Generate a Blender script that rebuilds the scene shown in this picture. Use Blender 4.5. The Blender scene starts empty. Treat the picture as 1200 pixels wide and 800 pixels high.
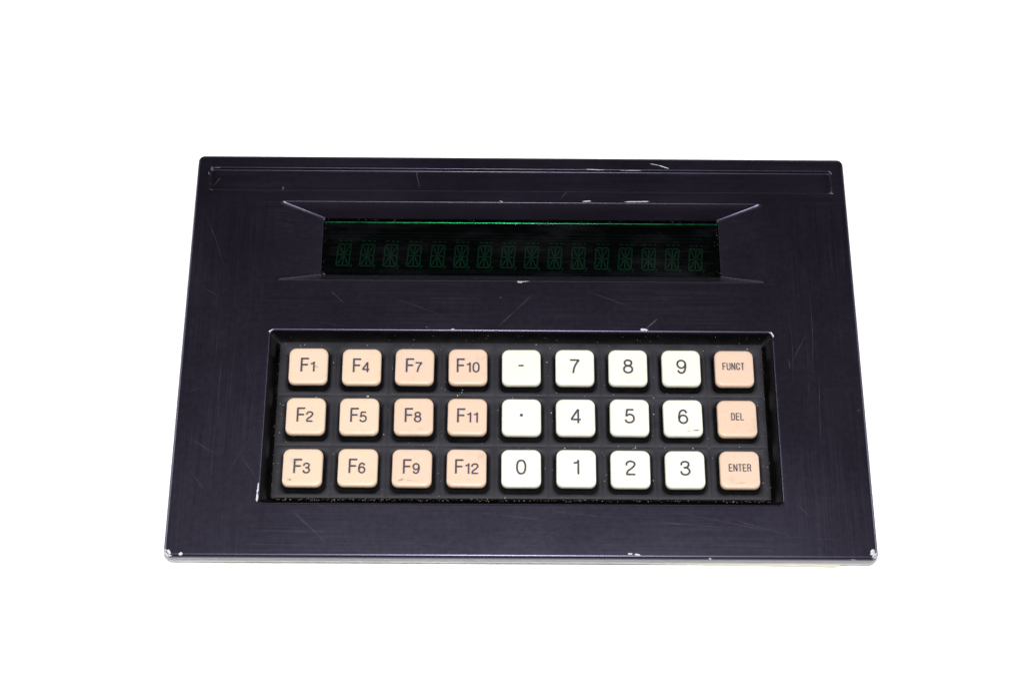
import bpy, bmesh, math, random
from mathutils import Matrix, Vector

random.seed(7)
MM = 0.001
sc = bpy.context.scene
C = sc.collection

# ------------------------------------------------------------------ frame of reference
# Device coordinates (mm): origin at the keypad centre on the painted top plate,
# x right, y towards the back edge, z out of the plate. The plate slopes down to the front.
TILT = math.radians(6.0)
PIV = Vector((0.0, -50.0, -12.0))                 # front bottom line of the base, on the table
ROT = Matrix.Rotation(TILT, 4, 'X')


def L(x, y, z):
    """device mm -> local metres of the terminal's empty"""
    return Vector(((x - PIV.x) * MM, (y - PIV.y) * MM, (z - PIV.z) * MM))


# ------------------------------------------------------------------ camera
CAM_POS = (-8.6095, -207.9742, 540.3350)
CR = Matrix(((0.99994389, 0.0018151, 0.01043668),
             (-0.00585841, 0.91559376, 0.40206186),
             (-0.00882598, -0.40210044, 0.91555302)))   # rows: right, up, back in device axes
cam_d = bpy.data.cameras.new('camera')
cam = bpy.data.objects.new('camera', cam_d)
C.objects.link(cam)
cam.matrix_world = ROT @ (Matrix.Translation(L(*CAM_POS)) @ CR.transposed().to_4x4())
cam_d.sensor_width = 36.0
cam_d.lens = 1920.816 / 1200 * 36
cam_d.clip_start = 0.01
cam_d.clip_end = 50.0
sc.camera = cam

# ------------------------------------------------------------------ world, lamps, exposure
world = bpy.data.worlds.new('World')
sc.world = world
world.use_nodes = True
bg = world.node_tree.nodes['Background']
bg.inputs[0].default_value = (0.75, 0.8, 1.0, 1)
bg.inputs[1].default_value = 0.03


def area(name, pos, target, size, power, color=(1, 1, 1), shape='DISK', size_y=None):
    d = bpy.data.lights.new(name, 'AREA')
    d.shape = shape
    d.size = size
    if size_y:
        d.size_y = size_y
    d.energy = power
    d.color = color
    o = bpy.data.objects.new(name, d)
    C.objects.link(o)
    p, t = Vector(pos), Vector(target)
    o.location = p
    o.rotation_euler = (p - t).to_track_quat('Z', 'Y').to_euler()
    return o


CAMW = cam.matrix_world
centre = ROT @ L(0, 30, 0)
# the camera's own flash, just above the lens, and fill lamps added to even out the tabletop
area('camera_flash', CAMW @ Vector((0.004, 0.055, 0.0)), centre, 0.05, 5.1, (1, 0.985, 0.97))
area('fill_left', (-1.20, 0.10, 0.52), centre, 0.7, 12.0, (0.97, 0.98, 1), 'RECTANGLE', 0.5)
area('fill_right', (1.20, 0.05, 0.52), centre, 0.7, 12.5, (0.97, 0.98, 1), 'RECTANGLE', 0.5)
area('fill_back', (0.0, 1.35, 0.55), centre, 1.0, 2.5, (0.97, 0.98, 1), 'RECTANGLE', 0.4)

sc.view_settings.view_transform = 'Standard'
sc.view_settings.look = 'None'
sc.view_settings.exposure = 0.0
sc.view_settings.gamma = 1.0
sc.view_settings.use_curve_mapping = False
sc.cycles.max_bounces = 8
sc.cycles.transparent_max_bounces = 12


# ------------------------------------------------------------------ materials
def new_mat(name, color=(0.5, 0.5, 0.5), rough=0.5, metal=0.0, spec=0.5):
    m = bpy.data.materials.new(name)
    m.use_nodes = True
    b = m.node_tree.nodes['Principled BSDF']
    b.inputs['Base Color'].default_value = (*color, 1)
    b.inputs['Roughness'].default_value = rough
    b.inputs['Metallic'].default_value = metal
    b.inputs['Specular IOR Level'].default_value = spec
    return m


class NT:
    """short hand for building node trees"""
    def __init__(self, m):
        self.t = m.node_tree if hasattr(m, 'node_tree') and not isinstance(m, bpy.types.NodeTree) else m
        self.b = self.t.nodes.get('Principled BSDF')

    def n(self, typ, **kw):
        x = self.t.nodes.new(typ)
        for k, v in kw.items():
            setattr(x, k, v)
        return x

    def put(self, sock, v):
        if hasattr(v, 'node') or isinstance(v, bpy.types.NodeSocket):
            self.t.links.new(v, sock)
        else:
            sock.default_value = v

    def math(self, op, a, b=0.0, c=None, clamp=False):
        x = self.n('ShaderNodeMath', operation=op, use_clamp=clamp)
        self.put(x.inputs[0], a)
        self.put(x.inputs[1], b)
        if c is not None:
            self.put(x.inputs[2], c)
        return x.outputs[0]

    def vmath(self, op, a, b=None, out=0):
        x = self.n('ShaderNodeVectorMath', operation=op)
        self.put(x.inputs[0], a)
        if b is not None:
            self.put(x.inputs[3 if op == 'SCALE' else 1], b)
        return x.outputs[out]

    def coords(self):
        return self.n('ShaderNodeTexCoord').outputs['Object']

    def noise(self, vec, scale, detail=3.0, rough=0.55, stretch=None):
        if stretch:
            mp = self.n('ShaderNodeMapping')
            self.put(mp.inputs['Vector'], vec)
            mp.inputs['Scale'].default_value = stretch
            vec = mp.outputs[0]
        x = self.n('ShaderNodeTexNoise')
        self.put(x.inputs['Vector'], vec)
        x.inputs['Scale'].default_value = scale
        x.inputs['Detail'].default_value = detail
        x.inputs['Roughness'].default_value = rough
        return x.outputs['Fac']

    def ramp(self, v, lo, hi, a=0.0, b=1.0):
        x = self.n('ShaderNodeMapRange', clamp=True)
        self.put(x.inputs['Value'], v)
        self.put(x.inputs['From Min'], lo)
        self.put(x.inputs['From Max'], hi)
        self.put(x.inputs['To Min'], a)
        self.put(x.inputs['To Max'], b)
        return x.outputs[0]

    def mix(self, f, a, b):
        x = self.n('ShaderNodeMix', data_type='RGBA')
        self.put(x.inputs[0], f)
        self.put(x.inputs[6], a if not isinstance(a, tuple) else (*a[:3], 1))
        self.put(x.inputs[7], b if not isinstance(b, tuple) else (*b[:3], 1))
        return x.outputs[2]

    def fmix(self, f, a, b):
        x = self.n('ShaderNodeMix', data_type='FLOAT')
        self.put(x.inputs[0], f)
        self.put(x.inputs[2], a)
        self.put(x.inputs[3], b)
        return x.outputs[0]

    def bump(self, h, strength, dist):
        x = self.n('ShaderNodeBump')
        self.put(x.inputs['Height'], h)
        x.inputs['Strength'].default_value = strength
        x.inputs['Distance'].default_value = dist
        return x.outputs[0]


def U(px, py, z=0.0):
    """photo pixel -> point of the device plane at height z (mm)"""
    d = CR.transposed() @ Vector(((px - 600) / 1920.816, -(py - 400) / 1920.816, -1))
    t = (z - CAM_POS[2]) / d.z
    return Vector(CAM_POS) + d * t


def px_line(x0, y0, x1, y1, w, z=0.0):
    a, b = U(x0, y0, z), U(x1, y1, z)
    return (a.x, a.y, z, b.x, b.y, z, w)


CHIPS = [px_line(1024.5, 648, 1026.5, 651, 1.5, 0.0), px_line(1030, 640, 1030, 645, 0.25, -0.4),
         px_line(193, 645, 195, 652, 0.8, -0.4), px_line(195.5, 647, 197, 650.5, 1.2, -0.1), px_line(211, 648.5, 212, 648.5, 0.55, -0.1),
         px_line(737, 648.5, 740, 648.5, 0.4, -0.1), px_line(745, 649, 749, 650, 0.4, -0.1), px_line(831, 654, 834, 654, 0.3, -0.8),
         px_line(998, 654.5, 1003, 655, 0.2, -0.8),
         px_line(607.5, 330.5, 612, 330.5, 0.45, -0.3), px_line(613, 330.5, 620, 330, 0.2, -0.3),
         px_line(727, 200.5, 751, 200.5, 0.25), px_line(687, 198.5, 708, 199.5, 0.12),
         px_line(762, 192, 772, 194, 0.12), px_line(772, 194, 783, 197.5, 0.22),
         px_line(732, 237, 760, 236.5, 0.22, -0.2), px_line(683, 236.5, 692, 236, 0.2, -0.2), px_line(586, 236, 589, 237, 0.15, -0.2),
         px_line(752, 386, 758, 386.5, 0.5), px_line(529, 385.5, 532, 385.5, 0.2),
         px_line(303, 566, 301.5, 578, 0.3), px_line(301.5, 578, 301, 586, 0.4),
         px_line(926, 187.5, 928, 189, 0.25), px_line(778, 186, 780, 186, 0.25),
         px_line(480, 182, 482, 182, 0.2),
         px_line(211, 422, 210, 434, 0.2, -0.4), px_line(228, 229, 226.5, 240, 0.25, -0.4), px_line(227, 232, 226, 233, 0.4, -0.4),
         px_line(206, 477, 205.5, 486, 0.25, -0.4), px_line(196, 588, 195, 600, 0.15, -0.5), px_line(231, 195, 229, 213, 0.15, -0.5),
         px_line(232.5, 186, 231, 200, 0.3, -0.9), px_line(226, 243, 224.5, 262, 0.18, -0.9), px_line(222, 290, 220.5, 312, 0.14, -0.9), px_line(229, 210, 227.5, 226, 0.22, -0.9), px_line(217, 355, 216, 368, 0.12, -0.5), px_line(317, 218.5, 318, 219, 0.25), px_line(331, 217, 332, 218.5, 0.22),
         px_line(249, 198, 257, 197, 0.45), px_line(244.5, 202, 245, 204, 0.25), px_line(246, 221, 249, 222, 0.35), px_line(254, 220, 258, 221, 0.2),
         px_line(973, 202, 974, 204, 0.3), px_line(973, 219, 973, 226, 0.35), px_line(970, 226, 976, 227, 0.3),
         px_line(316, 388, 318, 387, 0.35), px_line(904, 390, 906, 394, 0.35)]
HAIR = [px_line(578, 388, 624, 345, 0.13), px_line(757, 385, 771, 373, 0.3), px_line(340, 595, 381, 635, 0.13), px_line(346, 602, 358, 614, 0.2),
        px_line(222, 551, 240, 574, 0.1), px_line(225, 515, 258, 535, 0.08), px_line(926, 427, 944, 393, 0.08), px_line(924, 421, 926, 432, 0.2),
        px_line(388, 341, 405, 357, 0.1), px_line(238, 338, 262, 350, 0.07), px_line(220, 460, 235, 454, 0.07), px_line(487, 198, 492, 219, 0.14, -0.3),
        px_line(657, 232, 665, 224, 0.15), px_line(249, 217, 258, 206, 0.2, -0.4), px_line(280, 530, 305, 566, 0.06), px_line(300, 500, 262, 560, 0.05),
        px_line(370, 590, 388, 594, 0.06), px_line(610, 640, 690, 604, 0.05), px_line(760, 610, 860, 618, 0.09), px_line(790, 600, 900, 622, 0.08),
        px_line(850, 605, 925, 626, 0.07), px_line(935, 591, 950, 606, 0.08), px_line(1004, 481, 1009, 480, 0.35), px_line(960, 440, 962, 520, 0.06),
        px_line(948, 340, 952, 440, 0.06), px_line(690, 342, 745, 362, 0.06), px_line(450, 345, 520, 370, 0.05), px_line(560, 600, 660, 612, 0.06),
        px_line(640, 598, 735, 608, 0.05), px_line(240, 250, 262, 310, 0.05), px_line(260, 420, 256, 500, 0.06), px_line(275, 400, 268, 480, 0.05)]
for i in range(14):      # short random rub marks
    if i % 2:
        x0, y0 = random.choice((-1, 1)) * random.uniform(95, 118), random.uniform(-45, 85)
        dx, dy = random.uniform(-3, 3), random.uniform(8, 30)
    else:
        x0, y0 = random.uniform(-110, 100), random.choice((random.uniform(-48, -34), random.uniform(36, 51)))
        dx, dy = random.uniform(10, 40), random.uniform(-4, 4)
    HAIR.append((x0, y0, 0, x0 + dx, y0 + dy, 0, random.uniform(0.02, 0.05)))


def painted_metal():
    m = new_mat('painted_metal')
    nt = NT(m)
    co = nt.coords()
    big = nt.noise(co, 18, 3)
    sx = nt.noise(co, 1.0, 4, 0.7, (22, 1300, 400))      # rubbing along x
    sy = nt.noise(co, 1.0, 4, 0.7, (1100, 20, 400))      # rubbing along y
    sep = nt.n('ShaderNodeSeparateXYZ')
    nt.put(sep.inputs[0], co)
    ax = nt.math('ABSOLUTE', sep.outputs[0])
    side = nt.ramp(nt.math('ADD', ax, nt.math('MULTIPLY', big, 0.012)), 0.094, 0.104)
    side = nt.math('MULTIPLY', side, nt.ramp(nt.math('ADD', sep.outputs[1], nt.math('MULTIPLY', big, 0.01)), 0.134, 0.146, 1, 0))
    rub = nt.fmix(side, sx, sy)
    rub = nt.ramp(rub, 0.42, 0.75)
    rub = nt.math('MULTIPLY', rub, nt.ramp(nt.noise(co, 30, 4), 0.35, 0.7))
    fine = nt.noise(co, 900, 2)
    vor = nt.n('ShaderNodeTexVoronoi')
    nt.put(vor.inputs['Vector'], co)
    vor.inputs['Scale'].default_value = 150
    vsep = nt.n('ShaderNodeSeparateColor')
    nt.put(vsep.inputs[0], vor.outputs['Color'])
    speck = nt.math('MULTIPLY', nt.math('LESS_THAN', vor.outputs['Distance'], nt.math('MULTIPLY', vsep.outputs[1], 0.055)),
                    nt.math('GREATER_THAN', vsep.outputs[0], 0.86))
    base = nt.mix(big, (0.0014, 0.0005, 0.0013), (0.0029, 0.0012, 0.0028))
    base = nt.mix(nt.math('MULTIPLY', rub, 0.28), base, (0.013, 0.012, 0.018))
    base = nt.mix(nt.math('MULTIPLY', speck, 0.5), base, (0.16, 0.16, 0.17))
    nt.put(nt.b.inputs['Base Color'], base)
    r = nt.fmix(rub, 0.355, 0.42)
    r = nt.math('ADD', r, nt.math('ADD', nt.math('MULTIPLY', nt.math('SUBTRACT', big, 0.5), 0.14), nt.math('MULTIPLY', nt.math('SUBTRACT', nt.noise(co, 420, 4, 0.7), 0.5), 0.12)))
    nt.put(nt.b.inputs['Roughness'], r)
    nt.put(nt.b.inputs['Specular IOR Level'], 0.72)
    nt.put(nt.b.inputs['Specular Tint'], (0.70, 0.67, 1.0, 1))
    nt.put(nt.b.inputs['Coat Weight'], 0.12)
    nt.put(nt.b.inputs['Coat Roughness'], 0.2)
    nt.put(nt.b.inputs['Coat Tint'], (0.9, 0.9, 1.0, 1))
    h = nt.math('ADD', nt.math('MULTIPLY', rub, 0.35), nt.math('MULTIPLY', fine, 0.5))
    nt.put(nt.b.inputs['Normal'], nt.bump(h, 0.35, 0.00003))
    return m


def mottled(name, a, b, rough, scale, spec=0.4, bump=0.2, bscale=900, bdist=0.00004):
    m = new_mat(name, rough=rough, spec=spec)
    nt = NT(m)
    co = nt.coords()
    f = nt.ramp(nt.noise(co, scale, 4), 0.3, 0.7)
    nt.put(nt.b.inputs['Base Color'], nt.mix(f, a, b))
    nt.put(nt.b.inputs['Roughness'], nt.fmix(f, rough - 0.05, rough + 0.08))
    nt.put(nt.b.inputs['Normal'], nt.bump(nt.noise(co, bscale, 3), bump, bdist))
    return m


def key_plastic(name, base, dirt):
    m = new_mat(name, rough=0.42, spec=0.35)
    nt = NT(m)
    co = nt.coords()
    oi = nt.n('ShaderNodeObjectInfo')
    sh = nt.vmath('ADD', co, nt.vmath('SCALE', (31.0, 2.5, 5.0), oi.outputs['Random']))
    f = nt.ramp(nt.noise(sh, 160, 4), 0.52, 0.80, 0, 0.32)
    grime = nt.math('MULTIPLY', nt.ramp(nt.noise(sh, 210, 5, 0.65), 0.58, 0.78), 0.30)      # patchy finger dirt
    grime = nt.math('MAXIMUM', grime, nt.ramp(nt.noise(sh, 1600, 2), 0.72, 0.80, 0.0, 0.35))
    c = nt.mix(f, base, tuple(x * y for x, y in zip(base, (0.93, 0.9, 0.86))))
    tone = nt.ramp(oi.outputs['Random'], 0, 1, 0.0, 0.4)
    c = nt.mix(tone, c, tuple(x * y for x, y in zip(base, (0.99, 0.95, 0.9))))
    c = nt.mix(grime, c, dirt)
    nt.put(nt.b.inputs['Base Color'], c)
    nt.put(nt.b.inputs['Normal'], nt.bump(nt.noise(sh, 1500, 2), 0.12, 0.00004))
    return m


M = {}
M['paint'] = painted_metal()
M['bare'] = mottled('worn_bare_metal', (0.32, 0.335, 0.335), (0.52, 0.53, 0.51), 0.5, 90)
M['cream'] = mottled('cream_enamel', (0.56, 0.53, 0.42), (0.66, 0.63, 0.52), 0.5, 60)
M['black'] = mottled('black_gasket', (0.0006, 0.0005, 0.0006), (0.0016, 0.0013, 0.0016), 0.4, 200, spec=0.08)
M['rubber'] = mottled('grey_rubber', (0.0115, 0.0112, 0.0152), (0.0230, 0.0224, 0.0285), 0.62, 110, spec=0.22, bump=0.5, bscale=700, bdist=0.00008)
M['beige'] = key_plastic('beige_plastic', (0.53, 0.41, 0.31), (0.22, 0.15, 0.10))
M['peach'] = key_plastic('peach_plastic', (0.52, 0.385, 0.295), (0.22, 0.15, 0.10))
M['ivory'] = key_plastic('ivory_plastic', (0.585, 0.58, 0.51), (0.28, 0.25, 0.19))
M['ink'] = mottled('legend_ink', (0.022, 0.018, 0.032), (0.050, 0.043, 0.070), 0.5, 900)
M['tube'] = mottled('display_black', (0.0002, 0.0002, 0.0003), (0.0005, 0.0005, 0.0007), 0.6, 150, spec=0.0)
M['phosphor'] = mottled('green_phosphor', (0.0008, 0.0105, 0.0058), (0.0014, 0.0225, 0.0150), 0.7, 75, spec=0.1)
M['streak'] = mottled('dim_teal_streak', (0.0008, 0.003, 0.003), (0.0015, 0.006, 0.006), 0.6, 200, spec=0.1)  # teal of the window's reflections, put into the colour
M['green_glint'] = mottled('green_glint_bead', (0.0, 0.008, 0.003), (0.0, 0.020, 0.008), 0.22, 300, spec=0.5)
M['dust'] = mottled('pale_dust', (0.14, 0.14, 0.14), (0.5, 0.5, 0.5), 0.8, 300)
M['rust'] = mottled('brown_grit', (0.06, 0.028, 0.014), (0.20, 0.13, 0.075), 0.8, 300)
M['table'] = mottled('white_tabletop', (0.93, 0.93, 0.93), (0.945, 0.945, 0.945), 0.7, 4, spec=0.2, bump=0.0)
NT(M['green_glint']).b.inputs['Specular IOR Level'].default_value = 1.0
NT(M['green_glint']).b.inputs['Specular Tint'].default_value = (0.05, 1.0, 0.35, 1)  # green tint stands for light leaving the pane


M['chip'] = mottled('chipped_bare_metal', (0.30, 0.31, 0.33), (0.50, 0.52, 0.54), 0.5, 500)
M['dull_chip'] = mottled('grimy_chip', (0.035, 0.033, 0.034), (0.12, 0.115, 0.11), 0.6, 700)


def scratch_mat(col, lo, hi, scale):
    m = new_mat('thin_mark', col, 0.5)
    nt = NT(m)
    tr = nt.n('ShaderNodeBsdfTransparent')
    mx = nt.n('ShaderNodeMixShader')
    nt.put(mx.inputs[0], nt.ramp(nt.noise(nt.coords(), scale, 3), 0.3, 0.7, lo, hi))
    nt.put(mx.inputs[1], tr.outputs[0])
    nt.put(mx.inputs[2], nt.b.outputs[0])
    nt.put(nt.t.nodes['Material Output'].inputs[0], mx.outputs[0])
    return m


M['scratch'] = scratch_mat((0.12, 0.12, 0.14), 0.04, 0.36, 160)
M['smudge'] = scratch_mat((0.22, 0.15, 0.10), 0.0, 0.42, 700)


def filter_mat():
    m = bpy.data.materials.new('green_filter')
    m.use_nodes = True
    nt = NT(m)
    t = nt.t
    t.nodes.remove(nt.b)
    co = nt.coords()
    tr = nt.n('ShaderNodeBsdfTransparent')
    tr.inputs[0].default_value = (0.50, 0.82, 0.64, 1)
    gl = nt.n('ShaderNodeBsdfGlossy')
    gl.inputs['Color'].default_value = (1, 1, 1, 1)
    nt.put(gl.inputs['Roughness'], nt.ramp(nt.noise(co, 60, 4), 0.3, 0.7, 0.05, 0.14))
    fr = nt.n('ShaderNodeFresnel')
    fr.inputs[0].default_value = 1.45
    mx = nt.n('ShaderNodeMixShader')
    nt.put(mx.inputs[0], fr.outputs[0])
    nt.put(mx.inputs[1], tr.outputs[0])
    nt.put(mx.inputs[2], gl.outputs[0])
    df = nt.n('ShaderNodeBsdfDiffuse')
    df.inputs[0].default_value = (0.5, 0.5, 0.56, 1)
    mx2 = nt.n('ShaderNodeMixShader')
    film = nt.ramp(nt.noise(co, 1.0, 5, 0.65, (45, 130, 60)), 0.45, 0.8, 0.0005, 0.010)     # dusty film and wipe marks
    nt.put(mx2.inputs[0], film)
    nt.put(mx2.inputs[1], mx.outputs[0])
    nt.put(mx2.inputs[2], df.outputs[0])
    nt.put(t.nodes['Material Output'].inputs[0], mx2.outputs[0])
    return m


M['filter'] = filter_mat()


# ------------------------------------------------------------------ mesh helpers
def link(name, bm, m, parent=None, loc=None, smooth=True, wn=False):
    me = bpy.data.meshes.new(name)
    bm.normal_update()
    bm.to_mesh(me)
    bm.free()
    me.materials.append(M[m])
    if smooth:
        me.polygons.foreach_set('use_smooth', [True] * len(me.polygons))
    o = bpy.data.objects.new(name, me)
    C.objects.link(o)
    if parent:
        o.parent = parent
    if loc is not None:
        o.location = loc
    if wn:
        w = o.modifiers.new('normals', 'WEIGHTED_NORMAL')
        w.weight = 100
    return o


def rrect(x0, x1, y0, y1, r, seg_n=5, side_n=1):
    """rounded rectangle outline (mm), counter-clockwise from the lower right corner arc"""
    pts = []
    for cx, cy, a0 in ((x1 - r, y0 + r, -90), (x1 - r, y1 - r, 0), (x0 + r, y1 - r, 90), (x0 + r, y0 + r, 180)):
        for k in range(seg_n + 1):
            a = math.radians(a0 + 90 * k / seg_n)
            pts.append((cx + r * math.cos(a), cy + r * math.sin(a)))
    if side_n > 1:
        out, n = [], len(pts)
        for i, p in enumerate(pts):
            out.append(p)
            if i % (seg_n + 1) == seg_n:
                q = pts[(i + 1) % n]
                out += [(p[0] + (q[0] - p[0]) * k / side_n, p[1] + (q[1] - p[1]) * k / side_n) for k in range(1, side_n)]
        pts = out
    return pts


def loop(bm, pts, z, conv=L):
    return [bm.verts.new(conv(x, y, z)) for x, y in pts]


def bridge(bm, a, b, flip=False):
    n = len(a)
    for i in range(n):
        j = (i + 1) % n
        f = (a[i], a[j], b[j], b[i])
        bm.faces.new(f[::-1] if flip else f)


def edges_of(bm, lp):
    n = len(lp)
    return [bm.edges.get((lp[i], lp[(i + 1) % n])) or bm.edges.new((lp[i], lp[(i + 1) % n])) for i in range(n)]


def raw(x, y, z):
    return Vector((x * MM, y * MM, z * MM))


# ------------------------------------------------------------------ setting
bm = bmesh.new()
vs = [bm.verts.new(p) for p in ((-3, -3, 0), (3, -3, 0), (3, 3, 0), (-3, 3, 0))]
bm.faces.new(vs)
table = link('tabletop', bm, 'table', smooth=False)
table['kind'] = 'structure'

# ------------------------------------------------------------------ the terminal
term = bpy.data.objects.new('keypad_terminal', None)
C.objects.link(term)
term.rotation_euler = (TILT, 0, 0)
term.empty_display_size = 0.03
term['label'] = 'worn black metal data entry terminal with beige and ivory keys and unlit green display'
term['category'] = 'data terminal'

X0, X1, Y0, Y1 = -122.0, 122.0, -51.1, 105.6

# --- cover: painted sheet with rounded edges, label groove, display well, keypad opening
bm = bmesh.new()
NS = 6
fil = 1.3
outer = None
prev = None
for k in range(6):                                        # rounded outer edge
    a = math.radians(90 * k / 5)
    e = fil * (1 - math.sin(a))
    z = -fil * (1 - math.cos(a))
    lp = loop(bm, rrect(X0 + e, X1 - e, Y0 + e, Y1 - e, 2.4 - e * 0.8, NS), z)
    if prev:
        bridge(bm, lp, prev)
    else:
        outer = lp
    prev = lp
lp = loop(bm, rrect(X0, X1, Y0, Y1, 2.4, NS), -4.5)
bridge(bm, lp, prev)
prev = lp
lp = loop(bm, rrect(X0 + 1, X1 - 1, Y0 + 1, Y1 - 1, 1.6, NS), -4.5)
bridge(bm, lp, prev)

holes = []


def well(r0, r1, depth, rad0, rad1, prof):
    """sloping well from the plate down to r1 at depth; prof = list of (t, z fraction)"""
    prev, first = None, None
    for t, zf in prof:
        rr = [a + (b - a) * t for a, b in zip(r0, r1)]
        lp = loop(bm, rrect(*rr, rad0 + (rad1 - rad0) * t, NS), -depth * zf)
        if prev:
            bridge(bm, prev, lp)
        else:
            first = lp
        prev = lp
    holes.append(first)
    return prev


# display well: soft roll over the edge, then a straight slope
last = well((-90.6, 90.6, 53.2, 86.1), (-74.2, 74.2, 58.2, 82.1), 5.5, 1.5, 0.9,
            ((0, 0), (0.03, 0.004), (0.07, 0.03), (0.12, 0.075), (0.18, 0.14), (0.5, 0.49), (1, 1)))
lp2 = loop(bm, rrect(-74.2, 74.2, 58.2, 82.1, 0.9, NS), -6.6)
bridge(bm, last, lp2)
# label groove, shallow, closed by its own floor
last = well((-117.2, 117.0, 90.6, 100.4), (-116.6, 116.4, 91.3, 99.7), 1.5, 0.7, 0.5,
            ((0, 0), (0.2, 0.03), (0.45, 0.15), (0.75, 0.5), (1, 1)))
bm.faces.new(last)
# keypad opening: rounded lip
last = well((-91.4, 91.4, -32.4, 34.0), (-90.4, 90.4, -31.4, 33.0), 1.0, 2.0, 1.3,
            ((0, 0), (0.3, 0.05), (0.55, 0.18), (0.8, 0.42), (1, 1)))
lp2 = loop(bm, rrect(-90.35, 90.35, -31.35, 32.95, 1.3, NS), -1.7)
bridge(bm, last, lp2)
# flat top face between the outline and the three holes
es = edges_of(bm, outer)
for h in holes:
    es += edges_of(bm, h)
bmesh.ops.triangle_fill(bm, edges=es, use_beauty=True, use_dissolve=False)
bmesh.ops.recalc_face_normals(bm, faces=bm.faces[:])
cover = link('cover', bm, 'paint', term, wn=True)
cover['label'] = 'scratched near-black painted metal cover'

# --- lower rim, bare and worn, under the painted lip
bm = bmesh.new()
prev = None
for e, z in ((1.2, -4.55), (0.25, -4.55), (0.15, -4.8), (0.15, -6.5), (0.5, -7.0), (4.0, -7.0)):
    lp = loop(bm, rrect(X0 + e, X1 - e, Y0 + e, Y1 - e, 2.3, NS), z)
    if prev:
        bridge(bm, lp, prev)
    prev = lp
bmesh.ops.recalc_face_normals(bm, faces=bm.faces[:])
rim = link('lower_rim', bm, 'bare', term, wn=True)

# --- base: cream pan, its underside level with the table, sitting a touch askew
bm = bmesh.new()
tn = math.tan(TILT)
ask = math.radians(0.75)


def base_pt(x, y, z):
    xr = x * math.cos(ask) - (y + 50) * math.sin(ask)
    yr = x * -math.sin(ask) + (y + 50) * math.cos(ask) - 50
    zb = -12.0 - (yr + 50) * tn if z < -10 else z
    return L(xr, yr, zb)


top = loop(bm, rrect(-112, 112, -49.1, 101, 3, 4), -6.8, base_pt)
bot = loop(bm, rrect(-112, 112, -49.1, 101, 3, 4), -12, base_pt)
bridge(bm, bot, top)
bm.faces.new(bot[::-1])
bmesh.ops.recalc_face_normals(bm, faces=bm.faces[:])
base = link('base', bm, 'cream', term, wn=True)
base['label'] = 'cream enamelled base pan under the cover'

# --- keypad surround: black sloping liner down to a floor
bm = bmesh.new()
prev = None
for (a, b, c, d, r, z) in ((-91.2, 91.2, -32.2, 33.8, 1.5, -1.72), (-90.1, 90.1, -31.1, 32.7, 1.3, -1.74),
                           (-88.2, 88.2, -29.6, 30.9, 0.8, -5.2), (-84, 84, -26, 27, 0.8, -5.25)):
    lp = loop(bm, rrect(a, b, c, d, r, NS), z)
    if prev:
        bridge(bm, prev, lp)
    prev = lp
bm.faces.new(prev)
bmesh.ops.recalc_face_normals(bm, faces=bm.faces[:])
surround = link('keypad_surround', bm, 'black', term, wn=True)

# --- rubber mat with a soft-edged hole for each key
P = 19.05
bm = bmesh.new()
MX, MY0, MY1 = 87.0, -28.8, 30.0
MZ = -3.3


def sq_ring(x0, x1, y0, y1, n=6):
    """square outline with the same point count and order as rrect(seg n)"""
    out = []
    for cx, cy, (ux, uy), (vx, vy) in ((x1, y0, (-1, 0), (0, 1)), (x1, y1, (0, -1), (-1, 0)), (x0, y1, (1, 0), (0, -1)), (x0, y0, (0, 1), (1, 0))):
        for k in range(n + 1):
            t = k / n
            s = 2.6
            if t < 0.5:
                out.append((cx + ux * s * (1 - 2 * t), cy + uy * s * (1 - 2 * t)))
            else:
                out.append((cx + vx * s * (2 * t - 1), cy + vy * s * (2 * t - 1)))
    return out


def lerp_ring(a, b, t):
    return [(p[0] + (q[0] - p[0]) * t, p[1] + (q[1] - p[1]) * t) for p, q in zip(a, b)]


rnd = random.Random(3)
for iy in (1, 0, -1):
    for ix in range(-4, 5):
        cx, cy = ix * P, iy * P
        x0 = -MX if ix == -4 else cx - P / 2
        x1 = MX if ix == 4 else cx + P / 2
        y0 = MY0 if iy == -1 else cy - P / 2
        y1 = MY1 if iy == 1 else cy + P / 2
        sq = sq_ring(x0, x1, y0, y1, 6)
        jx, jy = rnd.uniform(-0.15, 0.15), rnd.uniform(-0.15, 0.15)
        hw = 7.75
        hole = rrect(cx - hw + jx, cx + hw + jx, cy - hw + jy - 0.12, cy + hw + jy - 0.12, 2.6, 6)
        inner = rrect(cx - hw + .35 + jx, cx + hw - .35 + jx, cy - hw + .35 + jy - 0.12, cy + hw - .35 + jy - 0.12, 2.4, 6)
        prev = None
        for pts, z in ((sq, MZ - 0.16), (lerp_ring(sq, hole, 0.10), MZ - 0.03), (lerp_ring(sq, hole, 0.45), MZ + 0.02),
                       (lerp_ring(sq, hole, 0.62), MZ), (lerp_ring(sq, hole, 0.80), MZ - 0.14), (lerp_ring(sq, hole, 0.93), MZ - 0.38), (hole, MZ - 0.8), (inner, MZ - 1.8)):
            lp = loop(bm, pts, z)
            if prev:
                bridge(bm, prev, lp)
            prev = lp
bmesh.ops.remove_doubles(bm, verts=bm.verts[:], dist=2e-6)
# skirt round the outside
top = loop(bm, rrect(-MX, MX, MY0, MY1, 0.05, 1), MZ - 0.16)
bot = loop(bm, rrect(-MX, MX, MY0, MY1, 0.05, 1), MZ - 1.7)
bridge(bm, bot, top)
bmesh.ops.recalc_face_normals(bm, faces=bm.faces[:])
mat = link('keypad_mat', bm, 'rubber', term)
mat['label'] = 'dusty dark grey rubber mat between the keys'


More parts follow.
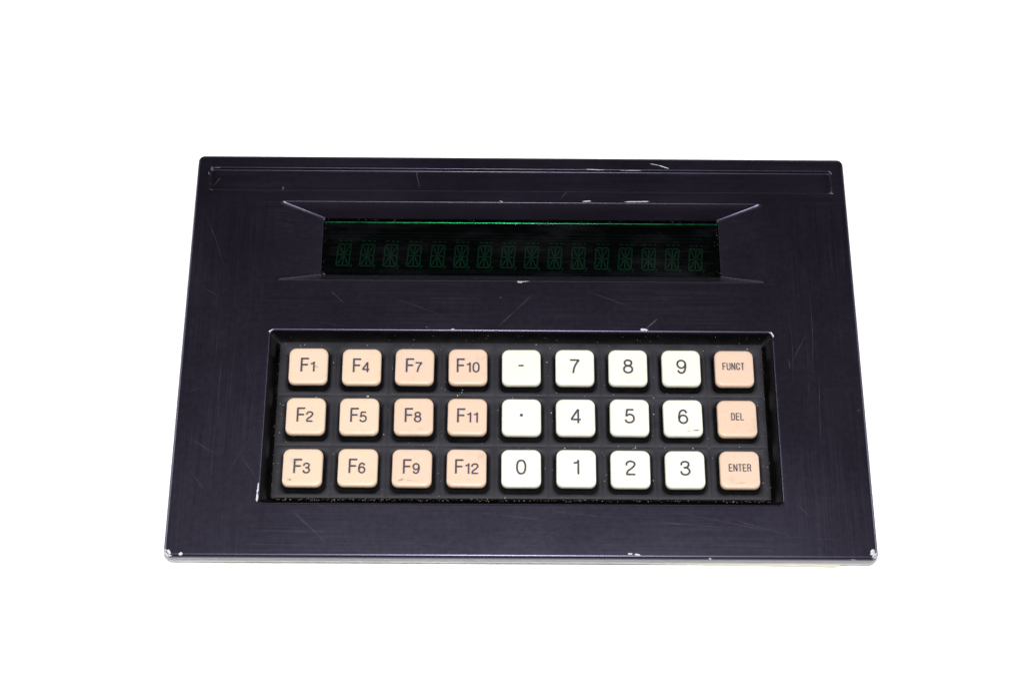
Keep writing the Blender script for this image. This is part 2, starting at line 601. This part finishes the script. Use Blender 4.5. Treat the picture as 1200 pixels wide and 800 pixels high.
# --- keys
def key_mesh(name, mname):
    bm = bmesh.new()
    prev = None
    prof = [(4.6, -4.6, 1.5), (4.6, -2.3, 1.5), (6.7, -2.25, 2.3), (6.94, -2.1, 2.45), (6.92, -1.0, 2.4), (6.88, -0.55, 2.38), (6.78, -0.17, 2.35), (6.58, 0.11, 2.25), (6.25, 0.26, 2.1), (5.6, 0.32, 1.9)]
    for hw, z, r in prof:
        lp = loop(bm, rrect(-hw, hw, -hw, hw, r, 6), z, raw)
        if prev:
            bridge(bm, prev, lp)
        prev = lp
    for s, z in ((0.72, 0.24), (0.4, 0.19)):               # barely dished top
        lp = loop(bm, [(x * s, y * s) for x, y in rrect(-5.6, 5.6, -5.6, 5.6, 1.9, 6)], z, raw)
        bridge(bm, prev, lp)
        prev = lp
    bm.faces.new(prev)
    me = bpy.data.meshes.new(name)
    bm.normal_update()
    bm.to_mesh(me)
    bm.free()
    me.materials.append(M[mname])
    me.polygons.foreach_set('use_smooth', [True] * len(me.polygons))
    return me


def spline(pts, closed=False, n=6):
    """Catmull-Rom curve through pts"""
    out, m = [], len(pts)
    for i in range(m if closed else m - 1):
        if closed:
            p = [pts[(i + k - 1) % m] for k in range(4)]
        else:
            p = [pts[max(0, min(m - 1, i + k - 1))] for k in range(4)]
        for j in range(n):
            t = j / n
            out.append(tuple(0.5 * (2 * p[1][c] + (p[2][c] - p[0][c]) * t + (2 * p[0][c] - 5 * p[1][c] + 4 * p[2][c] - p[3][c]) * t * t
                                    + (3 * p[1][c] - p[0][c] - 3 * p[2][c] + p[3][c]) * t ** 3) for c in (0, 1)))
    if not closed:
        out.append(pts[-1])
    return out


def oval(cx, cy, rx, ry, e=0.9, n=28):
    f = lambda v: math.copysign(abs(v) ** e, v)
    return [(cx + rx * f(math.cos(2 * math.pi * k / n)), cy + ry * f(math.sin(2 * math.pi * k / n))) for k in range(n)]


SIX = [(.50, .75), (.43, .90), (.29, .955), (.14, .84), (.065, .5), (.10, .18), (.28, .045), (.46, .12), (.53, .31), (.46, .52), (.30, .60), (.14, .52), (.075, .36)]
# stroke lettering in the manner of a plain grotesque: (path, closed)
GLYPH = {
    '0': (.58, [(oval(.29, .5, .235, .455, .85), True)]),
    '1': (.46, [([(.33, 0), (.33, 1)], False), (spline([(.33, .97), (.27, .83), (.07, .775)]), False)]),
    '2': (.60, [(spline([(.065, .66), (.09, .85), (.29, .955), (.49, .86), (.51, .68), (.36, .48), (.14, .28), (.07, .06)]), False), ([(.04, .05), (.55, .05)], False)]),
    '3': (.60, [(spline([(.065, .70), (.11, .88), (.28, .955), (.46, .87), (.47, .68), (.37, .56), (.20, .535)]), False),
                (spline([(.20, .535), (.41, .50), (.525, .32), (.46, .12), (.28, .045), (.10, .12), (.05, .30)]), False)]),
    '4': (.62, [([(.43, .98), (.05, .29)], False), ([(.03, .27), (.59, .27)], False), ([(.44, 0), (.44, 1)], False)]),
    '5': (.60, [([(.11, .95), (.51, .95)], False), ([(.14, .97), (.085, .47)], False),
                (spline([(.085, .49), (.27, .62), (.46, .54), (.525, .33), (.45, .12), (.26, .045), (.10, .11), (.05, .26)]), False)]),
    '6': (.60, [(spline(SIX), False)]),
    '7': (.58, [([(.03, .945), (.56, .945)], False), (spline([(.54, .94), (.36, .64), (.25, .32), (.205, 0)]), False)]),
    '8': (.60, [(oval(.29, .75, .2, .2, .95), True), (oval(.29, .29, .24, .245, .95), True)]),
    '9': (.60, [(spline([(.59 - x, 1 - y) for x, y in SIX]), False)]),
    'F': (.58, [([(.09, 0), (.09, 1)], False), ([(.09, .945), (.56, .945)], False), ([(.09, .50), (.50, .50)], False)]),
    'E': (.62, [([(.09, 0), (.09, 1)], False), ([(.09, .945), (.56, .945)], False), ([(.09, .51), (.53, .51)], False), ([(.09, .055), (.58, .055)], False)]),
    'L': (.56, [([(.09, 0), (.09, 1)], False), ([(.09, .055), (.54, .055)], False)]),
    'T': (.60, [([(.30, 0), (.30, .94)], False), ([(.02, .945), (.58, .945)], False)]),
    'U': (.66, [(spline([(.08, 1), (.08, .6), (.085, .26), (.17, .08), (.33, .04), (.49, .08), (.575, .26), (.58, .6), (.58, 1)]), False)]),
    'N': (.68, [([(.09, 0), (.09, 1)], False), ([(.59, 0), (.59, 1)], False), ([(.10, .96), (.58, .04)], False)]),
    'C': (.66, [(spline([(.58, .68), (.50, .88), (.33, .955), (.15, .86), (.08, .5), (.15, .14), (.33, .045), (.50, .12), (.585, .34)]), False)]),
    'D': (.66, [([(.09, 0), (.09, 1)], False), (spline([(.09, .945), (.34, .945), (.52, .84), (.585, .5), (.52, .16), (.34, .055), (.09, .055)]), False)]),
    'R': (.66, [([(.09, 0), (.09, 1)], False), (spline([(.09, .945), (.38, .945), (.54, .86), (.54, .63), (.38, .52), (.09, .52)]), False),
                (spline([(.36, .51), (.50, .42), (.53, .2), (.57, 0)]), False)]),
}


def stroke(bm, pts, closed, w, z=0.0):
    n = len(pts)
    rows = []
    for i, p in enumerate(pts):
        a = pts[(i - 1) % n] if closed or i > 0 else p
        b = pts[(i + 1) % n] if closed or i < n - 1 else p
        dx, dy = b[0] - a[0], b[1] - a[1]
        l = math.hypot(dx, dy) or 1
        nx, ny = -dy / l * w / 2, dx / l * w / 2
        rows.append((bm.verts.new(raw(p[0] - nx, p[1] - ny, z)), bm.verts.new(raw(p[0] + nx, p[1] + ny, z))))
    for i in range(n if closed else n - 1):
        a, b = rows[i], rows[(i + 1) % n]
        bm.faces.new((a[0], b[0], b[1], a[1]))


def text_mesh(parts):
    """parts: (string, cap height mm, x stretch, stroke mm, tracking mm) set on one baseline, centred"""
    bm = bmesh.new()
    x, k = 0.0, 0
    for s, h, sx, w, track in parts:
        for ch in s:
            adv, paths = GLYPH[ch]
            for pts, closed in paths:
                k += 1
                stroke(bm, [(x + px * h * sx, py * h) for px, py in pts], closed, w, 0.0015 * (k % 4))
            x += adv * h * sx + track
    xs = [v.co.x for v in bm.verts]
    ys = [v.co.y for v in bm.verts]
    mx, my = (min(xs) + max(xs)) / 2, (min(ys) + max(ys)) / 2
    for v in bm.verts:
        v.co.x -= mx
        v.co.y -= my
    return bm


ROWS = (('F1', 'F4', 'F7', 'F10', '-', '7', '8', '9', 'FUNCT'),
        ('F2', 'F5', 'F8', 'F11', '.', '4', '5', '6', 'DEL'),
        ('F3', 'F6', 'F9', 'F12', '0', '1', '2', '3', 'ENTER'))
key_me = {c: key_mesh('key_' + c, c) for c in ('beige', 'peach', 'ivory')}
WORDS = {'-': 'minus sign', '.': 'dot'}
SCUFF = {'6': ((1.2, -5.1, 5.2, -4.7, 0.14, 'ink'), (3.6, -4.9, 5.3, -4.75, 0.3, 'ink')), 'F3': ((-4.9, -4.5, -3.6, -4.6, 0.9, 'smudge'),),
         'F9': ((-4.6, -4.7, -2.6, -4.4, 0.8, 'smudge'), (-2, -4.6, 2.6, -4.9, 0.25, 'smudge')), 'F1': ((2.2, -0.8, 3.6, -0.4, 0.7, 'smudge'),),
         'F8': ((1.5, -4.9, 3.4, -4.7, 0.3, 'smudge'),), '8': ((-0.4, -5.3, 0.6, -5.2, 0.25, 'smudge'),), 'ENTER': ((-3, -4.9, 1.5, -5.0, 0.25, 'smudge'),)}
rk = random.Random(5)
for r, row in enumerate(ROWS):
    for c, s in enumerate(row):
        if 4 <= c <= 7:
            col = 'ivory'
        else:
            col = 'beige' if c < 2 else 'peach'
        k = bpy.data.objects.new('key', key_me[col])
        C.objects.link(k)
        k.parent = term
        k.location = L((c - 4) * P + rk.uniform(-.12, .12), (1 - r) * P + 0.2 + rk.uniform(-.12, .12), 0.15 + rk.uniform(-.1, .1))
        k.rotation_euler = (rk.uniform(-.008, .008), rk.uniform(-.008, .008), rk.uniform(-.008, .008))
        k['label'] = '%s key marked %s' % ('ivory' if col == 'ivory' else 'beige', WORDS.get(s, s))
        dx, dy = 0.0, 0.35
        if s == '-':
            bm = bmesh.new()
            q = [bm.verts.new(raw(x, y, 0)) for x, y in ((-.92, -.33), (.92, -.33), (.92, .33), (-.92, .33))]
            bm.faces.new(q)
            dx, dy = -0.1, 0.55
        elif s == '.':
            bm = bmesh.new()
            bm.faces.new([bm.verts.new(raw(.58 * math.cos(a), .58 * math.sin(a), 0)) for a in [i * math.pi / 8 for i in range(16)]])
            dx, dy = -0.05, 0.65
        elif s[0] == 'F' and len(s) <= 3:
            bm = text_mesh([('F', 5.3, 1.03, 0.68, 0.30), (s[1:], 3.85, 1.13, 0.58, 0.34)])
            dx = -0.15 if len(s) == 2 else 0.1
        elif len(s) == 1:
            bm = text_mesh([(s, 5.35, 1.17, 0.68, 0)])
        else:
            bm = text_mesh([(s, 2.75, 0.78, 0.36, 0.26)])
            dx, dy = {'FUNCT': -0.4, 'DEL': 0.0, 'ENTER': 0.0}[s], 0.6
        for (x0, y0, x1, y1, w0, mm) in SCUFF.get(s, ()):
            sb = bmesh.new()
            n_ = 9
            stroke(sb, [(x0 + (x1 - x0) * t / n_, y0 + (y1 - y0) * t / n_ + rk.uniform(-.1, .1) * w0) for t in range(n_ + 1)], False, w0)
            for v in sb.verts:
                v.co.x += rk.uniform(-.3, .3) * w0 * MM
                v.co.y += rk.uniform(-.3, .3) * w0 * MM
            link('scuff', sb, mm, k, loc=raw(0, 0, 0.328), smooth=False)
        lg = link('legend', bm, 'ink', k, loc=raw(dx, dy, 0.335), smooth=False)

# --- display: black tube behind a green filter pane
bm = bmesh.new()
a = loop(bm, rrect(-78, 78, 55, 86, 0.5, 2), -6.65)
b = loop(bm, rrect(-78, 78, 55, 86, 0.5, 2), -9.2)
c_ = [bm.faces.new(b)]
bridge(bm, a, b)
tube = link('display_tube', bm, 'tube', term, smooth=False)
bm = bmesh.new()
vs = [bm.verts.new(L(x, y, -7.0)) for x, y in ((-76, 57), (76, 57), (76, 81.0), (-76, 81.0))]
bm.faces.new(vs)
pane = link('filter_pane', bm, 'filter', term, smooth=False)
pane['label'] = 'dark green filter pane over the display'
# bead added along the filter's top edge to stand for its green glint
bm = bmesh.new()
prev = None
n = 10
for i in range(41):
    x = -74 + 148 * i / 40
    ring = [bm.verts.new(L(x, 80.9 + 0.30 * math.cos(2 * math.pi * j / n), -6.9 + 0.30 * math.sin(2 * math.pi * j / n))) for j in range(n)]
    if prev:
        bridge(bm, prev, ring)
    prev = ring
bmesh.ops.recalc_face_normals(bm, faces=bm.faces[:])
edge = link('glint_bead', bm, 'green_glint', pane)


# characters: sixteen-segment starburst with comma, slightly italic
def char_mesh():
    bm = bmesh.new()
    w, h, s = 4.8, 8.9, 0.07
    th = 0.46

    def bar(x0, y0, x1, y1, t=th):
        d = Vector((x1 - x0, y1 - y0))
        d.normalize()
        nx, ny = -d.y * t / 2, d.x * t / 2
        x0, y0, x1, y1 = x0 + d.x * .16, y0 + d.y * .16, x1 - d.x * .16, y1 - d.y * .16
        q = [(x0 + nx, y0 + ny), (x0 - nx, y0 - ny), (x1 - nx, y1 - ny), (x1 + nx, y1 + ny)]
        vs = [bm.verts.new(raw(x + y * s, y, 0)) for x, y in q]
        f = bm.faces.new(vs)
        f.normal_update()
        if f.normal.z < 0:
            f.normal_flip()
    W, H = w / 2, h / 2
    for sx in (-1, 1):
        bar(sx * W, 0, sx * W, H)
        bar(sx * W, -H, sx * W, 0)
        bar(0 if sx > 0 else -W, H, W if sx > 0 else 0, H)
        bar(0 if sx > 0 else -W, -H, W if sx > 0 else 0, -H)
        bar(0 if sx > 0 else -W, 0, W if sx > 0 else 0, 0)
        bar(sx * (W - .5), H - .5, sx * .35, .45)
        bar(sx * (W - .5), -H + .5, sx * .35, -.45)
    bar(0, .1, 0, H - .1)
    bar(0, -H + .1, 0, -.1)
    bar(W + .75, -H - .5, W + 1.0, -H + .5, .5)
    bar(W + .45, -H - 1.1, W + .7, -H - .3, .35)
    # grid contacts above the character
    for x0, x1 in ((-2.6, -.9), (-.4, 1.0), (1.5, 2.7)):
        bar(x0, H + 1.5, x1, H + 1.5, .4)
    me = bpy.data.meshes.new('character')
    bm.to_mesh(me)
    bm.free()
    me.materials.append(M['phosphor'])
    return me


cm = char_mesh()
for i in range(16):
    o = bpy.data.objects.new('character', cm)
    C.objects.link(o)
    o.parent = tube
    t = i / 15
    o.location = L(-66.4 + 131.8 * t, 68.35 - 1.2 * t, -9.12)
    o.rotation_euler = (0, 0, -0.008)
for y in (77.6, 76.2, 74.9, 71.0, 66.2, 62.0, 61.2):      # thin strips added as painted reflections in the window
    bm = bmesh.new()
    q = [bm.verts.new(L(x, yy, -8.6)) for x, yy in ((-72, y - .09), (72, y - .7 - .09), (72, y - .7 + .09), (-72, y + .09))]
    bm.faces.new(q)
    link('reflection_streak', bm, 'streak', tube, smooth=False)


# ------------------------------------------------------------------ wear on the cover
from mathutils.bvhtree import BVHTree
bmc = bmesh.new()
bmc.from_mesh(cover.data)
BVH = BVHTree.FromBMesh(bmc)


def drape(p, lift):
    """nearest point of the cover, lifted a hair off the paint"""
    hit, nrm, idx, d = BVH.find_nearest(p)
    if nrm.z < 0 and hit.z > L(0, 0, -3).z:
        nrm = -nrm
    return hit + nrm * lift * MM


rc = random.Random(21)
for (ax, ay, az, bx, by, bz, w) in CHIPS:
    bm = bmesh.new()
    A, B = Vector((ax, ay, az)), Vector((bx, by, bz))
    d = B - A
    ln = d.length
    d = d.normalized() if ln > 1e-6 else Vector((1, 0, 0))
    nn = Vector((-d.y, d.x, 0)).normalized()
    n = max(4, int((ln + 2 * w) / 0.35))
    rows = []
    for i in range(n + 1):
        t = i / n
        c = A - d * w + d * (ln + 2 * w) * t
        e = math.sqrt(max(0.02, 1 - abs(2 * t - 1) ** 2.4)) * w
        l, r = e * rc.uniform(.45, 1.25), e * rc.uniform(.45, 1.25)
        rows.append([bm.verts.new(drape(L(*(c + nn * (-l + (l + r) * k / 3))), 0.02)) for k in range(4)])
    for i in range(n):
        for k in range(3):
            bm.faces.new((rows[i][k], rows[i + 1][k], rows[i + 1][k + 1], rows[i][k + 1]))
    dull = ay > 88 and abs(ax) > 60
    link('paint_chip', bm, 'dull_chip' if dull else 'chip', cover, smooth=False)
bm = bmesh.new()
for (ax, ay, az, bx, by, bz, w) in HAIR:
    A, B = Vector((ax, ay, az)), Vector((bx, by, bz))
    d = (B - A)
    nn = Vector((-d.y, d.x, 0)).normalized()
    n = 10
    prev = None
    bend = rc.uniform(-.02, .02) * d.length
    for i in range(n + 1):
        t = i / n
        c = A + d * t + nn * (bend * math.sin(math.pi * t))
        e = w * (0.25 + 0.75 * math.sin(math.pi * t)) * rc.uniform(.6, 1.2)
        row = [bm.verts.new(drape(L(*(c + nn * s_)), 0.012)) for s_ in (-e, e)]
        if prev:
            bm.faces.new((prev[0], row[0], row[1], prev[1]))
        prev = row
sc_ = link('scratches', bm, 'scratch', cover, smooth=False)
sc_['kind'] = 'stuff'
bmc.free()


# ------------------------------------------------------------------ dust and grit
def specks(name, m, parent, spots):
    bm = bmesh.new()
    rr = random.Random(len(spots))
    for x, y, z, s in spots:
        n = 5
        a0 = rr.uniform(0, 6)
        ring = []
        for j in range(n):
            a = a0 + 2 * math.pi * j / n
            q = s * rr.uniform(.55, 1.2)
            ring.append(bm.verts.new(L(x + q * math.cos(a) * 1.2, y + q * math.sin(a), z)))
        tip = bm.verts.new(L(x, y, z + s * .8))
        for j in range(n):
            bm.faces.new((ring[j], ring[(j + 1) % n], tip))
    o = link(name, bm, m, parent, smooth=False)
    o['kind'] = 'stuff'
    return o


rd = random.Random(11)
sp = []
while len(sp) < 420:                                       # on the mat, in the lanes between keys
    x, y = rd.uniform(-87, 87), rd.uniform(-28.5, 29.7)
    dx = abs((x + P * 4.5) % P - P / 2)
    dy = abs((y + P * 1.5) % P - P / 2)
    if max(dx, dy) > 8.1:
        sp.append((x, y, MZ - 0.02, min(0.3, rd.expovariate(1 / 0.055) + 0.03)))
for (px, py, s) in ((431, 464, .42), (811, 655 - 190, .12), (505, 417, .18), (766, 466, .22), (812, 525, .28), (592, 583, .25), (542, 457, .22)):
    p = U(px, py, MZ)
    sp.append((p.x, p.y, MZ, s))
specks('dust', 'dust', mat, sp)
sp = []
for i in range(230):                                       # grit along the foot of the liner
    u = rd.random()
    if u < .6:
        sp.append((rd.uniform(-87, 87), MY0 - rd.uniform(.05, .7), MZ - rd.uniform(0.5, 1.4), rd.uniform(.05, .22)))
    elif u < .75:
        sp.append((rd.uniform(-87, 87), MY1 + rd.uniform(.1, .7), -4.9, rd.uniform(.05, .15)))
    else:
        sp.append((random.choice((-1, 1)) * (MX + rd.uniform(.1, .6)), rd.uniform(-28, 29), -4.8, rd.uniform(.05, .17)))
specks('grit', 'rust', surround, sp[:])
sp = []
for i in range(150):                                       # pale dust in the gap and on the liner
    y = MY0 - rd.uniform(0, .8)
    sp.append((rd.uniform(-87, 87), y, MZ - rd.uniform(.4, 1.2), rd.uniform(.03, .14)))
for i in range(60):
    y = rd.uniform(30.9, 32.6)
    sp.append((rd.uniform(-88, 88), y, -5.2 + (y - 30.9) / 1.8 * 3.46, rd.uniform(.03, .10)))
specks('dust', 'dust', surround, sp)
sp = []
for i in range(130):                                       # crumbs along the edges of the window
    u = rd.random()
    if u < .5:
        sp.append((rd.uniform(-74, 74), 81.6 + rd.uniform(-.4, .4), -6.5, rd.uniform(.03, .16)))
    elif u < .7:
        sp.append((rd.choice((-1, 1)) * (74 - abs(rd.gauss(0, .8))), rd.uniform(58.6, 81.6), -6.95, rd.uniform(.03, .17)))
    else:
        sp.append((rd.uniform(-73, 73), rd.uniform(58.6, 81), -6.97, rd.uniform(.02, .07)))
for px, py, s in ((380, 321, .45), (382, 247, .2), (835, 252, .3), (379.5, 257, .35), (841, 260, .3), (548, 256, .22), (845, 320, .25)):
    p = U(px, py, -6)
    sp.append((p.x, p.y, -6, s))
specks('dust', 'dull_chip', pane, sp)
